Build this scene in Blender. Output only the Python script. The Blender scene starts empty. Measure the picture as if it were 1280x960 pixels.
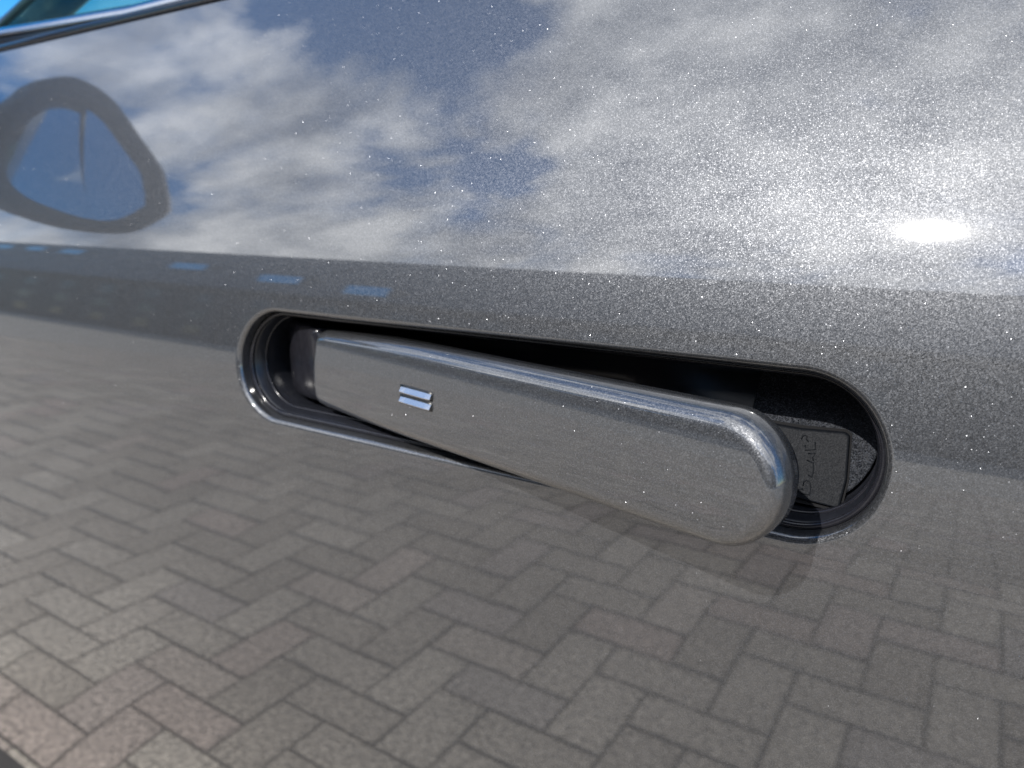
import bpy, bmesh, math, random
import numpy as np
from mathutils import Vector, Matrix
R = math.radians
rnd = random.Random(4)
S = bpy.context.scene
COL = S.collection
CAMZ = 0.97                       # camera height above the paving, metres

# ------------------------------------------------------------------ camera
cam = bpy.data.cameras.new('camera')
cam.lens = 26.0; cam.sensor_width = 36.0
cam.clip_start = 0.005; cam.clip_end = 2000
co = bpy.data.objects.new('camera', cam); COL.objects.link(co)
yaw, pit = R(32.9), R(13.5)
F = Vector((-math.sin(yaw)*math.cos(pit), math.cos(yaw)*math.cos(pit), -math.sin(pit)))
Rt = Vector((math.cos(yaw), math.sin(yaw), 0)); U = Rt.cross(F)
M = Matrix((Rt, U, -F)).transposed().to_4x4(); M.translation = (0, -0.2, CAMZ)
co.matrix_world = M
cam.dof.use_dof = True
cam.dof.focus_distance = 0.205
cam.dof.aperture_fstop = 15.0
S.camera = co

# ------------------------------------------------------------------ light
SUN_EL, SUN_AZ = R(42.0), R(5.2)     # azimuth measured from -Y (out of the door) towards -X (car front)
sd = Vector((-math.sin(SUN_AZ)*math.cos(SUN_EL), -math.cos(SUN_AZ)*math.cos(SUN_EL), math.sin(SUN_EL)))
sl = bpy.data.lights.new('sun', 'SUN'); sl.energy = 3.6; sl.angle = R(0.53); sl.color = (1.0, 0.965, 0.92)
so = bpy.data.objects.new('sun', sl); COL.objects.link(so)
so.rotation_euler = sd.to_track_quat('Z', 'Y').to_euler()

W = bpy.data.worlds.new('World'); S.world = W; W.use_nodes = True
nt = W.node_tree; nt.nodes.clear()
def N(tree, t, **kw):
    n = tree.nodes.new(t)
    for k, v in kw.items():
        if k.startswith('i_'):
            n.inputs[k[2:].replace('_', ' ')].default_value = v
        else: setattr(n, k, v)
    return n
def math_n(tree, op, a, b=None, clamp=False):
    n = tree.nodes.new('ShaderNodeMath'); n.operation = op; n.use_clamp = clamp
    for i, v in enumerate((a, b)):
        if v is None: continue
        if isinstance(v, (int, float)): n.inputs[i].default_value = v
        else: tree.links.new(v, n.inputs[i])
    return n.outputs[0]
def ramp(tree, src, stops):
    r = tree.nodes.new('ShaderNodeValToRGB')
    while len(r.color_ramp.elements) < len(stops): r.color_ramp.elements.new(0.5)
    for e, (p, c) in zip(r.color_ramp.elements, stops):
        e.position = p; e.color = (c, c, c, 1) if isinstance(c, (int, float)) else (*c, 1)
    tree.links.new(src, r.inputs[0]); return r.outputs[0]
def mixc(tree, fac, a, b, mode='MIX'):
    n = tree.nodes.new('ShaderNodeMix'); n.data_type = 'RGBA'; n.blend_type = mode
    for s, v in ((n.inputs[0], fac), (n.inputs[6], a), (n.inputs[7], b)):
        if isinstance(v, (int, float)): s.default_value = v
        elif isinstance(v, tuple): s.default_value = (*v, 1) if len(v) == 3 else v
        else: tree.links.new(v, s)
    return n.outputs[2]
sky = N(nt, 'ShaderNodeTexSky', sky_type='NISHITA', sun_disc=False)
sky.sun_elevation = SUN_EL; sky.sun_rotation = math.atan2(sd.x, sd.y); sky.altitude = 50
sky.air_density = 1.0; sky.dust_density = 0.1; sky.ozone_density = 4.0
tc = N(nt, 'ShaderNodeTexCoord')
sep = N(nt, 'ShaderNodeSeparateXYZ'); nt.links.new(tc.outputs['Generated'], sep.inputs[0])
mp = N(nt, 'ShaderNodeMapping'); nt.links.new(tc.outputs['Generated'], mp.inputs[0])
mp.inputs['Location'].default_value = (27.6, 15.5, 0)
mp.inputs['Scale'].default_value = (2.2, 2.2, 1.15)
n1 = N(nt, 'ShaderNodeTexNoise'); nt.links.new(mp.outputs[0], n1.inputs['Vector'])
n1.inputs['Scale'].default_value = 1.6; n1.inputs['Detail'].default_value = 9; n1.inputs['Roughness'].default_value = 0.56
n1.inputs['Distortion'].default_value = 0.35
n2 = N(nt, 'ShaderNodeTexNoise'); nt.links.new(mp.outputs[0], n2.inputs['Vector'])
n2.inputs['Scale'].default_value = 3.4; n2.inputs['Detail'].default_value = 7; n2.inputs['Roughness'].default_value = 0.6
dt = N(nt, 'ShaderNodeVectorMath', operation='DOT_PRODUCT'); nt.links.new(tc.outputs['Generated'], dt.inputs[0]); dt.inputs[1].default_value = (-.1, -.75, .65)
bias = math_n(nt, 'MULTIPLY', math_n(nt, 'SUBTRACT', dt.outputs['Value'], 0.6), 0.28)
cov = ramp(nt, math_n(nt, 'ADD', n1.outputs[0], bias), [(0.45, 0.0), (0.50, 0.6), (0.58, 1.0)])
shade = ramp(nt, n2.outputs[0], [(0.36, (2.6, 3.0, 3.8)), (0.52, (7.0, 7.4, 8.1)), (0.66, (12.0, 12.3, 12.8))])
hs = N(nt, 'ShaderNodeHueSaturation'); hs.inputs['Saturation'].default_value = 1.45; nt.links.new(sky.outputs[0], hs.inputs['Color'])
skyc = mixc(nt, cov, hs.outputs[0], shade)
bg = N(nt, 'ShaderNodeBackground'); bg.inputs[1].default_value = 0.15
nt.links.new(skyc, bg.inputs[0])
wo = N(nt, 'ShaderNodeOutputWorld'); nt.links.new(bg.outputs[0], wo.inputs[0])

S.view_settings.view_transform = 'Standard'; S.view_settings.look = 'None'
S.view_settings.gamma = 1; S.view_settings.use_curve_mapping = False
S.view_settings.exposure = 0.5
S.render.engine = 'CYCLES'
S.cycles.max_bounces = 8; S.cycles.glossy_bounces = 6; S.cycles.transparent_max_bounces = 8
S.cycles.sample_clamp_indirect = 8
S.cycles.caustics_reflective = False; S.cycles.caustics_refractive = False

# ------------------------------------------------------------------ materials
def mat(name):
    m = bpy.data.materials.new(name); m.use_nodes = True
    t = m.node_tree; b = t.nodes['Principled BSDF']; return m, t, b
def noise(t, scale, detail=4, rough=0.5, co='Object', vec=None):
    n = t.nodes.new('ShaderNodeTexNoise'); n.inputs['Scale'].default_value = scale
    n.inputs['Detail'].default_value = detail; n.inputs['Roughness'].default_value = rough
    if vec is None:
        c = t.nodes.new('ShaderNodeTexCoord'); vec = c.outputs[co]
    t.links.new(vec, n.inputs['Vector']); return n
def bump(t, b, h, strength, dist):
    n = t.nodes.new('ShaderNodeBump'); n.inputs['Strength'].default_value = strength
    n.inputs['Distance'].default_value = dist
    t.links.new(h, n.inputs['Height']); t.links.new(n.outputs[0], b.inputs['Normal']); return n
def plain(name, col, rough=0.5, metal=0.0, coat=0.0, nscale=60, amt=0.25, bumpd=0.0002, bstr=0.3):
    m, t, b = mat(name)
    n = noise(t, nscale, 5, 0.6)
    lo = tuple(c*(1-amt) for c in col); hi = tuple(min(1, c*(1+amt)) for c in col)
    t.links.new(ramp(t, n.outputs[0], [(0.3, lo), (0.7, hi)]), b.inputs['Base Color'])
    b.inputs['Roughness'].default_value = rough; b.inputs['Metallic'].default_value = metal
    b.inputs['Coat Weight'].default_value = coat; b.inputs['Coat Roughness'].default_value = 0.03
    if bstr: bump(t, b, n.outputs[0], bstr, bumpd)
    return m

def paint_material():
    """dark grey metallic paint: aluminium flakes, each with its own tilt, under a clear coat"""
    m, t, b = mat('metallic_grey_paint')
    c = t.nodes.new('ShaderNodeTexCoord'); g = t.nodes.new('ShaderNodeNewGeometry')
    def cells(scale):
        v = t.nodes.new('ShaderNodeTexVoronoi'); v.voronoi_dimensions = '3D'; v.feature = 'F1'
        v.inputs['Scale'].default_value = scale; t.links.new(c.outputs['Object'], v.inputs['Vector']); return v
    def vm(op, a, b_):
        n = t.nodes.new('ShaderNodeVectorMath'); n.operation = op
        for i, v in enumerate((a, b_)):
            if v is None: continue
            if isinstance(v, tuple): n.inputs[i].default_value = v
            elif isinstance(v, (int, float)):
                n.inputs['Scale'].default_value = v
            else: t.links.new(v, n.inputs[i])
        return n.outputs[0]
    va = cells(4000); vb = cells(2900)
    sa = t.nodes.new('ShaderNodeSeparateColor'); t.links.new(va.outputs['Color'], sa.inputs[0])
    # most flakes lie nearly flat, a few stand askew
    ja = vm('SCALE', vm('SUBTRACT', va.outputs['Color'], (0.5, 0.5, 0.5)), FLAKE_TILT)
    nrm = vm('NORMALIZE', vm('ADD', g.outputs['Normal'], ja), None)
    t.links.new(nrm, b.inputs['Normal'])
    t.links.new(ramp(t, sa.outputs[0], FLAKE_COL), b.inputs['Base Color'])
    b.inputs['Metallic'].default_value = 0.74
    t.links.new(ramp(t, sa.outputs[1], [(0.0, 0.36), (1.0, 0.6)]), b.inputs['Roughness'])
    b.inputs['Coat Weight'].default_value = 1.0; b.inputs['Coat Roughness'].default_value = 0.034
    b.inputs['Coat IOR'].default_value = COAT_IOR
    n = noise(t, 35, 3); bb = t.nodes.new('ShaderNodeBump')
    bb.inputs['Strength'].default_value = 0.04; bb.inputs['Distance'].default_value = 0.0004
    t.links.new(n.outputs[0], bb.inputs['Height']); t.links.new(bb.outputs[0], b.inputs['Coat Normal'])
    # sparse large flakes standing askew that catch the sun
    s = t.nodes.new('ShaderNodeBsdfPrincipled'); s.inputs['Metallic'].default_value = 1
    s.inputs['Base Color'].default_value = (0.24, 0.245, 0.26, 1); s.inputs['Roughness'].default_value = 0.28
    jb = vm('SCALE', vm('SUBTRACT', vb.outputs['Color'], (0.5, 0.5, 0.5)), 0.9)
    t.links.new(vm('NORMALIZE', vm('ADD', g.outputs['Normal'], jb), None), s.inputs['Normal'])
    core = ramp(t, vb.outputs['Distance'], [(0.2, 1.0), (0.26, 0.0)])
    sb = t.nodes.new('ShaderNodeSeparateColor'); t.links.new(vb.outputs['Color'], sb.inputs[0])
    rare = math_n(t, 'GREATER_THAN', math_n(t, 'FRACT', math_n(t, 'MULTIPLY', sb.outputs[1], 17.3)), 0.90)
    mx = t.nodes.new('ShaderNodeMixShader')
    t.links.new(math_n(t, 'MULTIPLY', core, rare), mx.inputs[0])
    t.links.new(b.outputs[0], mx.inputs[1]); t.links.new(s.outputs[0], mx.inputs[2])
    t.links.new(mx.outputs[0], t.nodes['Material Output'].inputs['Surface'])
    return m
FLAKE_TILT = 0.22; COAT_IOR = 2.0
FLAKE_COL = [(0.0, (0.052, 0.0535, 0.057)), (0.6, (0.074, 0.076, 0.081)), (1.0, (0.12, 0.123, 0.131))]
M_paint = paint_material()
M_black = plain('satin_black_plastic', (0.012, 0.013, 0.017), 0.28, nscale=900, bumpd=0.00005)
M_gloss = plain('gloss_black_plastic', (0.014, 0.014, 0.018), 0.16, nscale=300, bumpd=0.00002)
def spark_plastic(name, lo, hi, scale, tilt):
    """moulded plastic: fine tilted pimples, with sparkle also painted into the cell colours"""
    m, t, b = mat(name)
    c = t.nodes.new('ShaderNodeTexCoord'); g = t.nodes.new('ShaderNodeNewGeometry')
    v = t.nodes.new('ShaderNodeTexVoronoi'); v.inputs['Scale'].default_value = scale
    t.links.new(c.outputs['Object'], v.inputs['Vector'])
    s_ = t.nodes.new('ShaderNodeSeparateColor'); t.links.new(v.outputs['Color'], s_.inputs[0])
    t.links.new(ramp(t, s_.outputs[0], [(0.0, lo), (0.7, tuple((p+q)/2.6 for p, q in zip(lo, hi))), (1.0, hi)]), b.inputs['Base Color'])  # lighter and darker cells put sparkle into the base colour
    a = t.nodes.new('ShaderNodeVectorMath'); a.operation = 'SUBTRACT'; a.inputs[1].default_value = (.5, .5, .5); t.links.new(v.outputs['Color'], a.inputs[0])
    k = t.nodes.new('ShaderNodeVectorMath'); k.operation = 'SCALE'; k.inputs['Scale'].default_value = tilt; t.links.new(a.outputs[0], k.inputs[0])
    d = t.nodes.new('ShaderNodeVectorMath'); d.operation = 'ADD'; t.links.new(k.outputs[0], d.inputs[0]); t.links.new(g.outputs['Normal'], d.inputs[1])
    e = t.nodes.new('ShaderNodeVectorMath'); e.operation = 'NORMALIZE'; t.links.new(d.outputs[0], e.inputs[0]); t.links.new(e.outputs[0], b.inputs['Normal'])
    b.inputs['Roughness'].default_value = 0.45; b.inputs['Specular IOR Level'].default_value = 0.06
    return m
M_grain = spark_plastic('grained_black_plastic', (.005, .006, .008), (.055, .06, .072), 3300, .6)
M_cover = spark_plastic('fine_grained_plastic', (.005, .006, .008), (.013, .015, .019), 4600, .16)
M_rubber = plain('black_rubber', (0.010, 0.011, 0.012), 0.35, nscale=400)
M_matte = plain('matte_black', (0.004, 0.004, 0.005), 0.95, bstr=0)
M_chrome = plain('satin_metal', (0.55, 0.55, 0.57), 0.16, metal=1.0, nscale=200, amt=0.05, bstr=0.0)
M_inside = plain('dark_interior_trim', (0.02, 0.02, 0.022), 0.7)
M_clad = plain('grey_black_cladding', (0.012, 0.012, 0.014), 0.6, nscale=800, bstr=0.5)

def glass_material():
    m, t, b = mat('tinted_window_glass')
    t.nodes.remove(b)
    tr = t.nodes.new('ShaderNodeBsdfTransparent'); tr.inputs[0].default_value = (0.62, 0.80, 0.74, 1)
    gl = t.nodes.new('ShaderNodeBsdfGlossy'); gl.inputs['Roughness'].default_value = 0.01
    fr = t.nodes.new('ShaderNodeFresnel'); fr.inputs[0].default_value = 1.52
    n = noise(t, 3, 2); d = ramp(t, n.outputs[0], [(0.3, (0.9, 0.9, 0.9)), (0.7, (1, 1, 1))]); t.links.new(d, gl.inputs[0])
    mx = t.nodes.new('ShaderNodeMixShader'); gb = t.nodes.new('ShaderNodeNewGeometry')
    t.links.new(math_n(t, 'MULTIPLY', fr.outputs[0], math_n(t, 'SUBTRACT', 1.0, gb.outputs['Backfacing'])), mx.inputs[0])
    t.links.new(tr.outputs[0], mx.inputs[1]); t.links.new(gl.outputs[0], mx.inputs[2])
    t.links.new(mx.outputs[0], t.nodes['Material Output'].inputs['Surface'])
    return m
M_glass = glass_material()
M_mirror = plain('mirror_glass', (0.8, 0.85, 0.87), 0.01, metal=1.0, nscale=5, amt=0.03, bstr=0.0)

def brick_material():
    m, t, b = mat('concrete_paving_brick')
    oi = t.nodes.new('ShaderNodeObjectInfo'); g = t.nodes.new('ShaderNodeNewGeometry')
    tone = math_n(t, 'FRACT', math_n(t, 'ADD', oi.outputs['Random'], g.outputs['Random Per Island']))
    c = ramp(t, tone, [(0.0, (0.33, 0.285, 0.23)), (0.45, (0.40, 0.35, 0.285)), (0.78, (0.46, 0.405, 0.33)), (0.88, (0.41, 0.33, 0.275)), (1.0, (0.37, 0.33, 0.285))])
    pos = g.outputs['Position']
    n = noise(t, 85, 5, 0.7, vec=pos); n2 = noise(t, 2.3, 4, vec=pos)
    k = ramp(t, n.outputs[0], [(0.38, 0.35), (0.5, 1.0), (0.62, 1.75)])
    c = mixc(t, 1.0, c, k, 'MULTIPLY')
    c = mixc(t, 1.0, c, ramp(t, n2.outputs[0], [(0.3, 0.8), (0.7, 1.12)]), 'MULTIPLY')
    t.links.new(c, b.inputs['Base Color']); b.inputs['Roughness'].default_value = 0.85
    bump(t, b, n.outputs[0], 0.6, 0.003)
    return m
M_brick = brick_material()
M_sand = plain('dark_joint_sand', (0.06, 0.055, 0.045), 0.95, nscale=120, amt=0.5)
M_ground = plain('distant_paving', (0.33, 0.305, 0.265), 0.9, nscale=6, amt=0.3, bumpd=0.004)

# ------------------------------------------------------------------ mesh helpers
def P(x, y, z): return Vector((x, y, z + CAMZ))
def link(name, me, material, parent=None):
    o = bpy.data.objects.new(name, me); COL.objects.link(o)
    if material: me.materials.append(material)
    if parent: o.parent = parent
    return o
def mesh(name, verts, faces, material, parent=None, smooth=True, normals=None):
    me = bpy.data.meshes.new(name); me.from_pydata([tuple(v) for v in verts], [], faces)
    me.validate(); me.update()
    if smooth: me.polygons.foreach_set('use_smooth', [True]*len(me.polygons))
    if normals is not None: me.normals_split_custom_set_from_vertices([tuple(n) for n in normals])
    return link(name, me, material, parent)
def bm_obj(name, bm, material, parent=None, smooth=True):
    bmesh.ops.recalc_face_normals(bm, faces=bm.faces[:])
    me = bpy.data.meshes.new(name); bm.to_mesh(me); bm.free()
    if smooth: me.polygons.foreach_set('use_smooth', [True]*len(me.polygons))
    return link(name, me, material, parent)
def box_bm(bm, lo, hi, bevel=0.0, seg=2, mat4=None):
    r = bmesh.ops.create_cube(bm, size=1.0)
    s = [hi[i]-lo[i] for i in range(3)]; c = [(hi[i]+lo[i])/2 for i in range(3)]
    for v in r['verts']: v.co = Vector((v.co[0]*s[0]+c[0], v.co[1]*s[1]+c[1], v.co[2]*s[2]+c[2]))
    if bevel > 0:
        es = list({e for v in r['verts'] for e in v.link_edges})
        rr = bmesh.ops.bevel(bm, geom=es, offset=bevel, segments=seg, profile=0.5, affect='EDGES')
    if mat4 is not None: bmesh.ops.transform(bm, matrix=mat4, verts=bm.verts[:])
def rings_faces(n, rings, start=0, cap=None, flip=False):
    fs = []
    for k in range(rings-1):
        for i in range(n):
            j = (i+1) % n
            a, b, c, d = start+k*n+i, start+k*n+j, start+(k+1)*n+j, start+(k+1)*n+i
            fs.append((a, d, c, b) if flip else (a, b, c, d))
    return fs
def tube(name, pts, rad, material, parent=None, seg=12, flat=1.0):
    bm = bmesh.new(); rows = []
    for i, p in enumerate(pts):
        d = (pts[min(i+1, len(pts)-1)] - pts[max(i-1, 0)]).normalized()
        u = d.cross(Vector((0, 1, 0))).normalized(); v = d.cross(u).normalized()
        r = rad[i] if isinstance(rad, (list, tuple)) else rad
        rows.append([bm.verts.new(p + u*math.cos(a)*r + v*math.sin(a)*r*flat) for a in [2*math.pi*k/seg for k in range(seg)]])
    for a, b in zip(rows, rows[1:]):
        for k in range(seg): bm.faces.new((a[k], a[(k+1) % seg], b[(k+1) % seg], b[k]))
    bm.faces.new(rows[0]); bm.faces.new(rows[-1])
    return bm_obj(name, bm, material, parent)

# ------------------------------------------------------------------ car body section
# tilt of the door skin (degrees, + looks up) against height relative to the camera
zk = [-.60, -.42, -.30, -.22, -.16, -.12, -.088, -.0655, -.057, -.045, -.024, -.008, .02, .05, .10, .16]
dk = [-12, -10, -7, -4, -2.5, -2, -1, 6, 8, 11, 15, 22, 28, 31, 34, 35]
def sdel(z): return np.mean([np.interp(np.asarray(z)+o, zk, dk) for o in np.linspace(-.012, .012, 9)], axis=0)
zg = np.linspace(-.62, .2, 3281); dg = np.radians(sdel(zg))
yg = np.concatenate([[0], np.cumsum(np.tan((dg[1:]+dg[:-1])/2)*(zg[1]-zg[0]))]); yg -= np.interp(-.0655, zg, yg)
def SY(z): return float(np.interp(z, zg, yg))
def SD(z): return float(np.interp(z, zg, dg))
def skin_n(z): a = SD(z); return Vector((0, -math.cos(a), math.sin(a)))

car = bpy.data.objects.new('car', None); COL.objects.link(car)
car['label'] = 'dark grey metallic car, its pull-out door handle swung open'
car['category'] = 'car'

CX, CZ, HA, RI, RL = -.144, -.0655, .1044, .0225, .0024       # pocket: centre, half straight, opening radius, lip radius
DX0, DX1, DZ0, DZ1 = -1.02, .068, -.511, .1070                # door panel edges
def stadium(nc, ns, corners=True):
    """(base point, direction) pairs round a stadium, counter-clockwise seen from outside (+X right, +Z up)"""
    out = []
    for i in range(ns): out.append(((CX+HA-2*HA*i/ns, CZ), (0, 1)))       # top, right to left
    angs = [math.pi/2+math.pi*i/nc for i in range(nc)]
    crn = [math.atan2(DZ1-CZ, DX0-(CX-HA)), math.atan2(DZ0-CZ, DX0-(CX-HA))+2*math.pi]
    if corners:
        for c in crn: angs[min(range(nc), key=lambda k: abs(angs[k]-c))] = c
    out += [((CX-HA, CZ), (math.cos(a), math.sin(a))) for a in angs]
    for i in range(ns): out.append(((CX-HA+2*HA*i/ns, CZ), (0, -1)))
    angs = [-math.pi/2+math.pi*i/nc for i in range(nc)]
    crn = [math.atan2(DZ0-CZ, DX1-(CX+HA)), math.atan2(DZ1-CZ, DX1-(CX+HA))]
    if corners:
        for c in crn: angs[min(range(nc), key=lambda k: abs(angs[k]-c))] = c
    out += [((CX+HA, CZ), (math.cos(a), math.sin(a))) for a in angs]
    return out
def rect_hit(b, d):
    t = 1e9
    if d[0] < -1e-9: t = min(t, (DX0-b[0])/d[0])
    if d[0] > 1e-9: t = min(t, (DX1-b[0])/d[0])
    if d[1] < -1e-9: t = min(t, (DZ0-b[1])/d[1])
    if d[1] > 1e-9: t = min(t, (DZ1-b[1])/d[1])
    return t
def build_door():
    st = stadium(300, 120); n = len(st); V = []; Nn = []
    # pocket edge: paint runs in, rolls over the lip, then the skin spreads to the panel edges
    for dpt in (.009, .006): # inner return
        for b, d in st:
            x, z = b[0]+d[0]*RI, b[1]+d[1]*RI
            V.append(P(x, SY(z)+dpt, z)); Nn.append(Vector((-d[0], 0, -d[1])))
    for k in range(9):
        a = math.pi/2*k/8
        for b, d in st:
            r = RI + RL*(1-math.cos(a)); x, z = b[0]+d[0]*r, b[1]+d[1]*r
            nn = skin_n(z); dd = Vector((d[0], 0, d[1]))
            V.append(P(x, SY(z)+RL*(1-math.sin(a)), z)); Nn.append((-dd*math.cos(a)+nn*math.sin(a)).normalized())
    rings = 11; K = 130
    for k in range(1, K+1):
        s = (k/K)**2.1
        for b, d in st:
            r0 = RI+RL; r = r0+(rect_hit(b, d)-r0)*s; x, z = b[0]+d[0]*r, b[1]+d[1]*r
            V.append(P(x, SY(z), z)); Nn.append(skin_n(z))
        rings += 1
    for dep, out in ((.0006, .0006), (.0025, .001), (.014, .001)):      # hemmed edge turned in
        for b, d in st:
            t = rect_hit(b, d); x, z = b[0]+d[0]*t, b[1]+d[1]*t
            e = Vector((0, 0, 0))
            if abs(x-DX0) < 1e-6: e.x = -1
            if abs(x-DX1) < 1e-6: e.x = 1
            if abs(z-DZ0) < 1e-6: e.z = -1
            if abs(z-DZ1) < 1e-6: e.z = 1
            if e.length == 0: e = Vector((d[0], 0, d[1]))
            e.normalize()
            V.append(P(x, SY(z)+dep, z)+e*out); Nn.append((skin_n(z)+e*(1.2 if dep < .001 else 6)).normalized())
        rings += 1
    return mesh('door_panel', V, rings_faces(n, rings, flip=True), M_paint, car, True, Nn)
door = build_door()

def strip_panel(name, x0, x1, z0, z1, material, off=0.0, nz=120):
    V = []; Nn = []; zs = [z0+(z1-z0)*i/nz for i in range(nz+1)]
    prof = [(SY(zs[0])+off+.012, zs[0]-.001)]+[(SY(z)+off, z) for z in zs]+[(SY(zs[-1])+off+.012, zs[-1]+.001)]
    for x in (x0, x1):
        for y, z in prof: V.append(P(x, y, z))
    m_ = len(prof); fs = [(i, i+1, m_+i+1, m_+i) for i in range(m_-1)]
    # turned-in ends
    for e, x in ((0, x0), (1, x1)):
        base = len(V)
        for y, z in prof: V.append(P(x, y+.015, z))
        for i in range(m_-1): fs.append((e*m_+i, e*m_+i+1, base+i+1, base+i))
    o = mesh(name, V, fs, material, car, True)
    return o
strip_panel('rear_door_panel', .072, 2.2, DZ0, DZ1, M_paint)
strip_panel('front_fender', -1.9, -1.024, DZ0, .07, M_paint)

# cladding under the doors
bm = bmesh.new()
box_bm(bm, P(-1.9, SY(DZ0)+.008, -.79), P(2.2, SY(DZ0)+.06, DZ0-.004), .006, 3)
bm_obj('sill_cladding', bm, M_clad, car)
# body shell behind the skin, floor and far side
bm = bmesh.new(); box_bm(bm, P(-1.9, .16, -.78), P(2.2, 1.75, -.66), .01)
bm_obj('floor_pan', bm, M_inside, car)
bm = bmesh.new(); box_bm(bm, P(-1.88, .13, -.66), P(2.18, .15, .085), .004)
bm_obj('inner_door_panel', bm, M_inside, car)

# ------------------------------------------------------------------ handle pocket
def pad_y(z): return .0240+.48*(z-CZ)
def fdepth(x, z=None):    # pocket floor depth behind the skin
    t = min(1, max(0, (x+.105)/.05)); t = t*t*(3-2*t)
    return .040*(1-t)+(pad_y(z)+.003 if z is not None else .028)*t
def pocket():
    st = stadium(96, 60, False); n = len(st); V = []
    prof = [(-.0002, .0065), (.0018, .0072), (.0018, .0080), (.0026, .0088)]
    for off, dep in prof:
        for b, d in st:
            x, z = b[0]+d[0]*(RI-off), b[1]+d[1]*(RI-off); V.append(P(x, SY(z)+dep, z))
    for f, off in ((.35, .0022), (.7, .0025), (.92, .0028), (1.0, .0036)):
        for b, d in st:
            x, z = b[0]+d[0]*(RI-off), b[1]+d[1]*(RI-off)
            dp = .0088+(fdepth(x, z)-.0088)*f
            V.append(P(x, dp, z))
    rings = len(prof)+4
    for s in (.7, .4, .1):
        for b, d in st:
            x, z = b[0]+d[0]*(RI-.0036)*s, b[1]+d[1]*(RI-.0036)*s; V.append(P(x, fdepth(x, z), z))
        rings += 1
    fs = rings_faces(n, rings, flip=True)
    last = (rings-1)*n
    # close the thin slot left along the axis
    ns = 60; nc = 96
    for i in range(ns):
        a, b_ = last+i, last+(i+1); c, d = last+ns+nc+(ns-i), last+ns+nc+(ns-i-1)
        fs.append((a, b_, c, d))
    fs.append(tuple(last+ns+i for i in range(nc+1)))
    fs.append(tuple([last+2*ns+nc+i for i in range(nc)]+[last]))
    o = mesh('handle_pocket', V, fs, M_black, car, True)
    return o
pk = pocket()
# rubber seal ring round the mouth of the pocket
def ring_tube(name, off, dep, r, material, parent, a0=0, a1=1):
    st = stadium(96, 60, False); n = len(st); V = []; seg = 10
    for k in range(seg):
        a = 2*math.pi*k/seg
        for b, d in st:
            rr = RI-off+math.cos(a)*r; x, z = b[0]+d[0]*rr, b[1]+d[1]*rr
            V.append(P(x, SY(z)+dep+math.sin(a)*r, z))
    fs = []
    for k in range(seg):
        k2 = (k+1) % seg
        for i in range(n):
            j = (i+1) % n; fs.append((k*n+i, k2*n+i, k2*n+j, k*n+j))
    return mesh(name, V, fs, material, parent)
ring_tube('pocket_seal', .0008, .0062, .0011, M_gloss, pk)
ring_tube('inner_rib', .0024, .0125, .0007, M_gloss, pk)

# grained pad and service cover at the rear end of the pocket
def plate(name, poly, off, th, material, parent, bev=.0006):
    """flat piece lying off metres in front of the sloping rear-end floor"""
    bm = bmesh.new()
    vs = [bm.verts.new(P(x, pad_y(z)-off+th, z)) for x, z in poly]; f = bm.faces.new(vs)
    r = bmesh.ops.extrude_face_region(bm, geom=[f])
    vv = [v for v in r['geom'] if isinstance(v, bmesh.types.BMVert)]
    for v in vv: v.co.y -= th
    fr = [g for g in r['geom'] if isinstance(g, bmesh.types.BMFace)][0]
    es = [e for e in fr.edges]+[e for v in vv for e in v.link_edges if e not in fr.edges]
    bmesh.ops.bevel(bm, geom=list(set(es)), offset=bev, segments=3, profile=.5, affect='EDGES')
    return bm_obj(name, bm, material, parent, False)
def px_on(x, y, Yp):
    d = F + Rt*((x-640)/924.0) + U*((480-y)/924.0); t = (Yp+.2)/d.y; return d.x*t, d.z*t
def px_pad(x, y, off):
    z = CZ
    for _ in range(25): X, z = px_on(x, y, pad_y(z)-off)
    return X, z
padpoly = [(CX+HA+math.cos(a)*.0186, CZ+math.sin(a)*.0186) for a in [math.pi*k/24-math.pi/2 for k in range(25)]]+[(CX+HA-.018, CZ+.0186), (CX+HA-.018, CZ-.0186)]
plate('grained_pad', padpoly, 0, .0015, M_grain, pk)
cvpoly = [px_pad(*q, .0016) for q in [(955, 528), (1000, 536), (1056, 541), (1062, 546), (1058, 600), (1049, 634), (1042, 635), (1000, 624), (940, 610)]][::-1]
plate('service_cover', cvpoly, .0016, .0015, M_cover, pk, .0006)
gap = [px_pad(*q, .0003) for q in [(950, 523), (1000, 531), (1059, 537), (1065, 543), (1061, 601), (1052, 637), (1043, 639), (1000, 629), (940, 616)]][::-1]
plate('gap_shade_sheet', gap, .0003, .00025, M_matte, pk, .0001)  # black sheet laid on the pad, stands in for the shaded gap
# raised marks on the cover
def z5(pts, ox=970, oy=510, s=5.647): return [(ox+a/s, oy+b/s) for a, b in pts]
marks = [[(178, 222), (188, 200), (205, 192), (218, 202), (215, 222), (228, 238)],
         [(205, 262), (205, 298), (278, 292), (275, 240)],
         [(225, 320), (278, 322), (258, 348), (262, 372)],
         [(215, 368), (262, 385), (262, 455), (250, 488), (225, 470)],
         [(190, 548), (196, 520), (214, 511), (236, 520), (244, 560), (236, 612), (160, 600), (156, 576), (190, 570)]]
for mk in marks:
    pts = [P(q[0], pad_y(q[1])-.00165, q[1]) for q in [px_pad(x, y, .0016) for x, y in z5(mk)]]
    tube('raised_mark', pts, .00019, M_cover, pk, 6)

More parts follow.
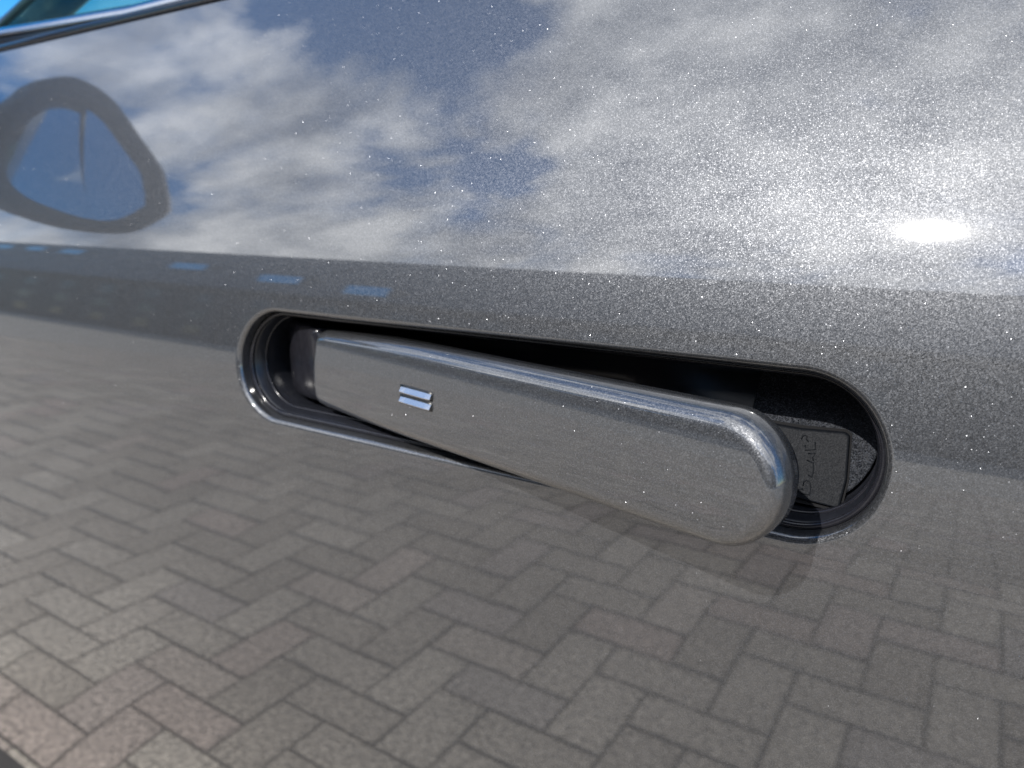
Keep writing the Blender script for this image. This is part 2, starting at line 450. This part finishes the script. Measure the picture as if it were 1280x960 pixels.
# ------------------------------------------------------------------ the swung-out handle
HP = Vector((-.2345, .0085, 0)); HT = Vector((-.0508, -.0300, 0))
hd = (HT-HP).normalized(); hn = Vector((hd.y, -hd.x, 0))      # outward normal
if hn.y > 0: hn = -hn
HL = (HT-HP).length+.0165
HC = -.0655
def handle_outline(off, n_arc=40, n_s=50):
    """outline of the face, inset by off: rounded tip at the rear, blunt nose at the front"""
    pts = []
    def half(u):
        t = min(1, max(0, u/.07)); return .0158+.0015*math.sin(t*math.pi/2)
    rt = .0173-off; cr = max(.0058-off, .0008); ut = HL-.0173
    for i in range(n_s): # top from tip side to nose
        u = ut+(cr+off-ut)*i/(n_s-1); pts.append((u, half(u)-off))
    for i in range(1, 13):
        a = math.pi/2*i/12; pts.append((cr+off-cr*math.sin(a), half(0)-off-cr*(1-math.cos(a))))
    for i in range(1, 12):
        s = i/12; zz_ = (half(0)-off-cr)*(1-2*s); pts.append((off-.0009*math.sin(s*math.pi), zz_))
    for i in range(12, -1, -1):
        a = math.pi/2*i/12; pts.append((cr+off-cr*math.sin(a), -(half(0)-off-cr*(1-math.cos(a)))))
    for i in range(1, n_s):
        u = cr+off+(ut-cr-off)*i/(n_s-1); pts.append((u, -(half(u)-off)))
    for i in range(1, n_arc):
        a = -math.pi/2+math.pi*i/n_arc; pts.append((ut+rt*math.cos(a), rt*math.sin(a)))
    return pts
handle = bpy.data.objects.new('door_handle', None)
def build_handle():
    rf = .0042; V = []; n = None; rings = 0
    def lean(v): return -(SY(HC+v)-SY(HC))    # the face follows the curve of the door skin
    def crown(u, v): return .0011*(1-(v/.02)**2)*0.6
    def put(pts, w):
        nonlocal n, rings
        n = len(pts)
        for u, v in pts:
            q = HP+hd*u+hn*(w+crown(u, v)+lean(v)*.8)
            V.append(P(q.x, q.y, HC+v))
        rings += 1
    base = handle_outline(rf)
    for s in (.02, .2, .4, .6, .8, .93, 1.0):
        put([(u, v*s) for u, v in base], 0)
    for k in range(1, 9):
        a = math.pi/2*k/8; put(handle_outline(rf*(1-math.sin(a))), -rf*(1-math.cos(a)))
    put(handle_outline(0), -.0065); put(handle_outline(.0002), -.0105); put(handle_outline(.0012), -.0115)
    for s in (.7, .35, .02): put([(u, v*s) for u, v in handle_outline(.0012)], -.0115)
    fs = rings_faces(n, rings, flip=False)
    fs.append(tuple(range(n))); fs.append(tuple(range((rings-1)*n, rings*n))[::-1])
    o = mesh('handle_grip', V, fs, M_paint, None, True)
    bm = bmesh.new(); bm.from_mesh(o.data); bmesh.ops.remove_doubles(bm, verts=bm.verts[:], dist=1e-6)
    bmesh.ops.recalc_face_normals(bm, faces=bm.faces[:]); bm.to_mesh(o.data); bm.free()
    return o
grip = build_handle(); grip.name = 'door_handle'; grip.parent = car
def HQ(u, v, w): q = HP+hd*u+hn*w; return P(q.x, q.y, HC+v)
# dark inner liner on the back of the grip
def loft(name, sections, material, parent):
    n = len(sections[0]); V = [p for s_ in sections for p in s_]
    fs = rings_faces(n, len(sections))
    fs.append(tuple(range(n))[::-1]); fs.append(tuple(range((len(sections)-1)*n, len(sections)*n)))
    o = mesh(name, V, fs, material, parent)
    bm = bmesh.new(); bm.from_mesh(o.data); bmesh.ops.recalc_face_normals(bm, faces=bm.faces[:]); bm.to_mesh(o.data); bm.free()
    return o
lin = [(u, v) for u, v in handle_outline(.0022)]
loft('grip_liner', [[HQ(u, v, -.0113) for u, v in lin], [HQ(u, v, -.0150) for u, v in lin], [HQ(.003+u*.975, v*.85, -.0165) for u, v in lin]], M_black, grip)
# rounded front end of the handle; black stands in for the mirrored dark pocket
secs = []
for k in range(17):
    a = k/16*math.pi*0.5
    u = .0005-.033*math.sin(a); w = -.0025-.0065*(1-math.cos(a))
    hv = .0160+.0022*math.sin(a)-.004*(k/16)**3
    ring = []
    for j in range(32):
        b = 2*math.pi*j/32; cv, sv = math.cos(b), math.sin(b)
        sg = lambda q: math.copysign(abs(q)**.35, q)
        ring.append((u+(-.0002), hv*sg(cv), w-.012*(1-sg(sv))*.5))
    secs.append([HQ(*r_) for r_ in ring])
loft('handle_nose', secs, M_gloss, grip)
# two small bright bars set in the face
def face_w(u, v): return .0011*(1-(v/.02)**2)*.6-(SY(HC+v)-SY(HC))*.8
for pa, pb in (((502, 486.5), (540, 495.5)), ((501.5, 498.5), (539.5, 508.5))):
    ends = []
    for q in (pa, pb):
        d = F + Rt*((q[0]-640)/924.0) + U*((480-q[1])/924.0)
        # intersect with the handle face plane
        c0 = Vector((0, -.2, 0)); t = (HP-c0).dot(hn)/d.dot(hn)
        X = c0+d*t; u = (X-HP).dot(hd); v = X.z-HC
        t = (HP+hn*face_w(u, v)-c0).dot(hn)/d.dot(hn); X = c0+d*t
        ends.append(((X-HP).dot(hd), X.z-HC))
    (u0, v0), (u1, v1) = ends; vm_ = (v0+v1)/2; v0 = v1 = vm_
    pts = []; rr = []
    for i in range(13):
        s = i/12; u = u0+(u1-u0)*s; pts.append(HQ(u, vm_, face_w(u, vm_)+.0001)); rr.append(.0012 if 0 < i < 12 else .0005)
    sx = []
    for i in range(7):
        u = u0+(u1-u0)*i/6; e = .93 if i in (0, 6) else 1.0; fw = face_w(u, vm_)
        sx.append([HQ(u, vm_-.0011*e, fw+.0012*e), HQ(u, vm_-.0008*e, fw+.0013*e), HQ(u, vm_+.0009*e, fw+.0003), HQ(u, vm_+.0009*e, fw-.001), HQ(u, vm_-.0011*e, fw-.001)])
    sd_ = [[HQ(u0-.0005+(u1-u0+.001)*i/6, vm_+dv, face_w(u0, vm_)+dw) for dv, dw in ((-.0016, .00022), (.0016, .00022), (.0016, -.0005), (-.0016, -.0005))] for i in range(7)]
    loft('emblem_shade_plate', sd_, M_rubber, grip)  # dark plate behind the bar, stands in for the shade of a recess
    loft('emblem_bar', sx, M_chrome, grip).data.polygons.foreach_set('use_smooth', [False]*32)
# hinge arm inside the pocket
bm = bmesh.new()
box_bm(bm, (-.012, -.007, -.009), (.03, .007, .009), .002, 3, Matrix.Translation(HQ(.045, 0, -.026)))
bm_obj('hinge_arm', bm, M_black, grip)

# ------------------------------------------------------------------ window line
def px_poly(pts, Yp): return [Vector((a, 0, b)) for a, b in [px_on(x, y, Yp) for x, y in pts]]
ZB = DZ1
YB = SY(ZB)
# rubber wiper seal along the top of the door
bm = bmesh.new()
box_bm(bm, P(-1.0, YB+.001, ZB+.0015), P(2.1, YB+.012, ZB+.0065), .0018, 3)
bm_obj('waist_seal', bm, M_gloss, car)
# bright trim: lies on the seal at the rear and rises away from it towards the front
xs = [-.99+.02*i for i in range(155)]
def trim_z(x):
    t = max(0, min(1, (-.47-x)/.2)); return ZB+.0075+.008*t
def sweep(name, fn, xs, material, parent):
    V = []; n = len(fn(xs[0]))
    for x in xs: V += [P(x, y, z) for y, z in fn(x)]
    fs = []
    for k in range(len(xs)-1):
        for i in range(n):
            j = (i+1) % n; fs.append((k*n+i, k*n+j, (k+1)*n+j, (k+1)*n+i))
    fs.append(tuple(range(n))[::-1]); fs.append(tuple(range((len(xs)-1)*n, len(xs)*n)))
    o = mesh(name, V, fs, material, parent)
    bm = bmesh.new(); bm.from_mesh(o.data); bmesh.ops.recalc_face_normals(bm, faces=bm.faces[:]); bm.to_mesh(o.data); bm.free()
    return o
def trim_sec(x):
    z = trim_z(x)
    return [(YB+.006, z), (YB+.0062, z+.0012), (YB+.009, z+.0050), (YB+.014, z+.0078), (YB+.019, z+.0080), (YB+.019, z)]
sweep('window_trim', trim_sec, xs, M_chrome, car)
sweep('trim_backing', lambda x: [(YB+.0075, ZB+.006), (YB+.0075, trim_z(x)+.001), (YB+.016, trim_z(x)+.001), (YB+.016, ZB+.006)], xs, M_black, car)
# side glass leaning in, A-pillar, roof rail, windscreen
def quad_box(name, a, b, c, d, th, material, parent):
    a, b, c, d = [P(*q) for q in (a, b, c, d)]; nn = (b-a).cross(d-a).normalized()*th
    V = [a, b, c, d, a+nn, b+nn, c+nn, d+nn]
    return mesh(name, V, [(0, 1, 2, 3), (7, 6, 5, 4), (0, 4, 5, 1), (1, 5, 6, 2), (2, 6, 7, 3), (3, 7, 4, 0)], material, parent, False)
G0 = YB+.016; lean = .45
def gy(z): return G0+(z-ZB)*lean
quad_box('side_window', (-.72, gy(ZB), ZB), (2.1, gy(ZB), ZB), (1.9, gy(.5), .5), (.0, gy(.5), .5), .004, M_glass, car)
ap = [P(x, gy(z)+.012, z) for x, z in ((-.82, .078), (-.74, .106), (-.665, .136), (-.62, .156), (-.52, .205), (-.36, .29), (-.18, .385), (.0, .49))]
tube('windscreen_pillar', ap, .0155, M_black, car, 16, .8)
quad_box('roof', (-.2, gy(.49), .50), (1.1, gy(.49), .50), (1.1, 1.6, .53), (-.2, 1.6, .53), .03, M_paint, car)

# ------------------------------------------------------------------ door mirror on its foot
MX = -.75
housing = [(.024, .139), (.038, .185), (.044, .205), (.035, .235), (-.001, .252), (-.058, .247), (-.105, .236), (-.134, .217), (-.158, .196), (-.172, .173), (-.169, .12), (-.138, .094), (-.092, .086), (-.046, .084), (-.01, .10)]
def catmull(pts, k=8):
    out = []; n = len(pts)
    for i in range(n):
        p0, p1, p2, p3 = [Vector(pts[(i+j) % n]) for j in (-1, 0, 1, 2)]
        for s in range(k):
            t = s/k; out.append(.5*((2*p1)+(p2-p0)*t+(2*p0-5*p1+4*p2-p3)*t*t+(3*p1-p0-3*p2+p3)*t**3))
    return out
ho = catmull(housing); hc = sum(ho, Vector((0, 0)))/len(ho)
def msec(scale, x, sh=.14): return [P(x-sh*(p.x-hc.x)*scale, hc.x+(p.x-hc.x)*scale, hc.y+(p.y-hc.y)*scale) for p in ho]
secs = [msec(.75, MX-.022), msec(.775, MX+.000), msec(.88, MX+.003), msec(.98, MX+.001), msec(1.0, MX-.006), msec(1.0, MX-.02), msec(.97, MX-.045), msec(.88, MX-.075), msec(.7, MX-.10), msec(.42, MX-.118), msec(.05, MX-.125)]
mir = loft('door_mirror', secs, M_clad, car)
def split(poly, a, b, side):
    """part of a polygon on one side of the line a-b"""
    out = []; f = lambda p: side*((b[0]-a[0])*(p[1]-a[1])-(b[1]-a[1])*(p[0]-a[0]))
    for p, q in zip(poly, poly[1:]+poly[:1]):
        if f(p) >= 0: out.append(p)
        if f(p)*f(q) < 0:
            t = f(p)/(f(p)-f(q)); out.append((p[0]+(q[0]-p[0])*t, p[1]+(q[1]-p[1])*t))
    return out
gp = [(hc.x+(p.x-hc.x)*.75, hc.y+(p.y-hc.y)*.75) for p in ho]
la, lb = Vector((.010, .232)), Vector((-.129, .117)); ln = Vector((-(lb-la).y, (lb-la).x)).normalized()*.0011
for side, sh, nm, dx in ((1, .26, 'mirror_glass', 0), (-1, .13, 'mirror_glass', 0)):
    pp = split(gp, la+ln*side, lb+ln*side, side)
    if len(pp) < 3: continue
    secs2 = [[P(MX-.013+k-sh*(y-(-.06)), y, z) for y, z in pp] for k in (0, .004)]
    g_ = loft(nm, secs2, M_mirror, mir); g_.data.polygons.foreach_set('use_smooth', [False]*len(g_.data.polygons))
tube('mirror_foot', [P(MX-.04, .02, .12), P(MX-.035, .05, .115), P(MX-.03, .09, .118)], [.022, .018, .024], M_gloss, mir, 16, 1.4)

# ------------------------------------------------------------------ ground and paving bricks
def struct(o): o['kind'] = 'structure'; return o
g = mesh('ground', [(-400, -400, -.012), (400, -400, -.012), (400, 400, -.012), (-400, 400, -.012)], [(0, 1, 2, 3)], M_ground, None, False); struct(g)
PX0, PX1, PY0, PY1 = -9.0, 2.4, -6.5, .3
pav = mesh('paving', [(PX0, PY0, -.0065), (PX1, PY0, -.0065), (PX1, PY1, -.0065), (PX0, PY1, -.0065)], [(0, 1, 2, 3)], M_sand, None, False); struct(pav)
BW = .112; j_ = .0055
def brick_geo(horizontal):
    L, Wd = (2*BW, BW) if horizontal else (BW, 2*BW)
    x0, y0, x1, y1 = j_/2, j_/2, L-j_/2, Wd-j_/2; b = .003
    V = [(x0, y0, -.012), (x1, y0, -.012), (x1, y1, -.012), (x0, y1, -.012),
         (x0, y0, -b), (x1, y0, -b), (x1, y1, -b), (x0, y1, -b),
         (x0+b, y0+b, 0), (x1-b, y0+b, 0), (x1-b, y1-b, 0), (x0+b, y1-b, 0)]
    V = [(a-L/2, c-Wd/2, d) for a, c, d in V]
    Fc = [(8, 9, 10, 11)]
    for o_ in (0, 4):
        for i in range(4):
            k = (i+1) % 4; Fc.append((o_+i, o_+k, o_+4+k, o_+4+i))
    return V, Fc, L, Wd
geo = {h: brick_geo(h) for h in (True, False)}
bricks = []
HAND = 1
for gx in range(int((PX0)/BW), int(PX1/BW)):
    for gy_ in range(int(PY0/BW), int(PY1/BW)):
        d = (gx-HAND*gy_) % 4
        if HAND == 1: h = True if d == 0 else (False if d == 3 else None)
        else: h = True if d == 0 else (False if d == 2 else None)
        if h is None: continue
        L, Wd = geo[h][2:]
        bricks.append((gx*BW+L/2, gy_*BW+Wd/2, h))
bricks.sort(key=lambda q: math.hypot(q[0]+.55, (q[1]+.9)))
me_b = {}
for h in (True, False):
    V, Fc, L, Wd = geo[h]; me = bpy.data.meshes.new('brick'); me.from_pydata(V, [], Fc); me.update(); me.materials.append(M_brick); me_b[h] = me
for x, y, h in bricks[:298]:
    o = bpy.data.objects.new('brick', me_b[h]); COL.objects.link(o); o.parent = pav
    o.location = (x, y, rnd.uniform(-.0012, .0012)); o.rotation_euler = (rnd.gauss(0, .005), rnd.gauss(0, .005), rnd.gauss(0, .006))
V = []; Fc = []
for x, y, h in bricks[298:]:
    gv, gf, L, Wd = geo[h]; b0 = len(V); dz = rnd.uniform(-.0012, .0012); ra = rnd.gauss(0, .006); tx, ty = rnd.gauss(0, .005), rnd.gauss(0, .005)
    for a, c, d in gv: V.append((x+a-c*ra, y+c+a*ra, d+dz+tx*a+ty*c))
    Fc += [tuple(b0+i for i in f_) for f_ in gf]
st = mesh('brick_field', V, Fc, M_brick, pav, False); st['kind'] = 'stuff'

# ------------------------------------------------------------------ long low building across the yard (seen in the paint)
bld = bpy.data.objects.new('long_building', None); COL.objects.link(bld); bld.location = (-6, -30.0, 0)
bld['label'] = 'long low building with grey roof and skylights across the yard, mirrored in the door paint'
bld['category'] = 'building'
M_wall = plain('dark_boarded_wall', (0.07, 0.068, 0.07), 0.8, nscale=5, amt=0.3)
M_roof = plain('grey_roof_sheet', (0.17, 0.175, 0.185), 0.6, nscale=4, amt=0.25)
M_win = plain('window_pane', (0.03, 0.034, 0.04), 0.05, nscale=2, bstr=0)
M_pane = plain('skylight_mirror_metal', (0.85, 0.9, 0.95), 0.03, metal=1.0, nscale=2, amt=0.05, bstr=0)  # mirror metal in place of glass, brightens the reflected sky
BX0, BX1, BY = -150.0, 40.0, -30.0
EZ, RZ, RY = 9.7, 21.5, BY-8.0
def bbox(name, lo, hi, m_, parent, bev=.02):
    bm = bmesh.new(); box_bm(bm, lo, hi, bev, 1)
    bmesh.ops.translate(bm, verts=bm.verts[:], vec=-bld.location)
    return bm_obj(name, bm, m_, parent, False)
wall = bbox('wall', (BX0, BY-16, 0), (BX1, BY-.5, EZ-.1), M_wall, bld)
def rp(t): # point on the roof slope, t 0 eave - 1 ridge
    return BY+(RY-BY)*t, EZ+(RZ-EZ)*t
def roofquad(name, x0, x1, t0, t1, th, m_, parent, lift=0.0):
    (y0, z0), (y1, z1) = rp(t0), rp(t1); L = Vector((bld.location)); n_ = Vector((0, (RZ-EZ), -(RY-BY))).normalized()
    c = [Vector((x0, y0, z0)), Vector((x1, y0, z0)), Vector((x1, y1, z1)), Vector((x0, y1, z1))]
    V = [q+n_*lift-L for q in c]+[q+n_*(lift+th)-L for q in c]
    return mesh(name, V, [(3, 2, 1, 0), (4, 5, 6, 7), (0, 1, 5, 4), (1, 2, 6, 5), (2, 3, 7, 6), (3, 0, 4, 7)], m_, parent, False)
SKYL = [(-90.5, .70, 2.0), (-83.5, .70, 2.0), (-75.5, .66, 2.2), (-52.2, .40, 2.3), (-39.5, .24, 2.2), (-30.6, .14, 1.9)]
roof = roofquad('roof', BX0-.6, BX1+.6, -.04, 1.0, .2, M_roof, bld)
rb = mesh('roof_back', [Vector(q)-bld.location for q in [(BX0-.6, RY, RZ), (BX1+.6, RY, RZ), (BX1+.6, RY-8, EZ), (BX0-.6, RY-8, EZ)]], [(0, 1, 2, 3)], M_roof, bld, False)
bbox('gutter', (BX0-.6, BY+.05, EZ-.35), (BX1+.6, BY+.45, EZ-.05), M_clad, bld)
for i in range(32):
    x = BX0+3+i*6.0; roofquad('roof_rib', x-.07, x+.07, .0, .99, .1, M_roof, bld, .201)
for x, t, w_ in SKYL:  # boxes added to stand the panes upright so they mirror brighter sky
    y_, z_ = rp(t)
    bbox('upright_pane_box', (x-w_, y_-2.5, z_-1.2), (x+w_, y_+1.0, z_+.9), M_roof, bld, .02)
    bbox('upright_skylight_pane', (x-w_+.2, y_+1.01, z_-.8), (x+w_-.2, y_+1.06, z_+.75), M_pane, bld, .01)
for i in range(32):
    x = BX0+4+i*5.9
    for z in (1.2, 4.0, 6.8):
        bbox('window', (x, BY-.5, z), (x+1.7, BY-.43, z+1.6), M_win, bld, .01)
    bbox('downpipe', (x+3.6, BY-.5, .05), (x+3.75, BY-.35, EZ-.4), M_clad, bld, .02)
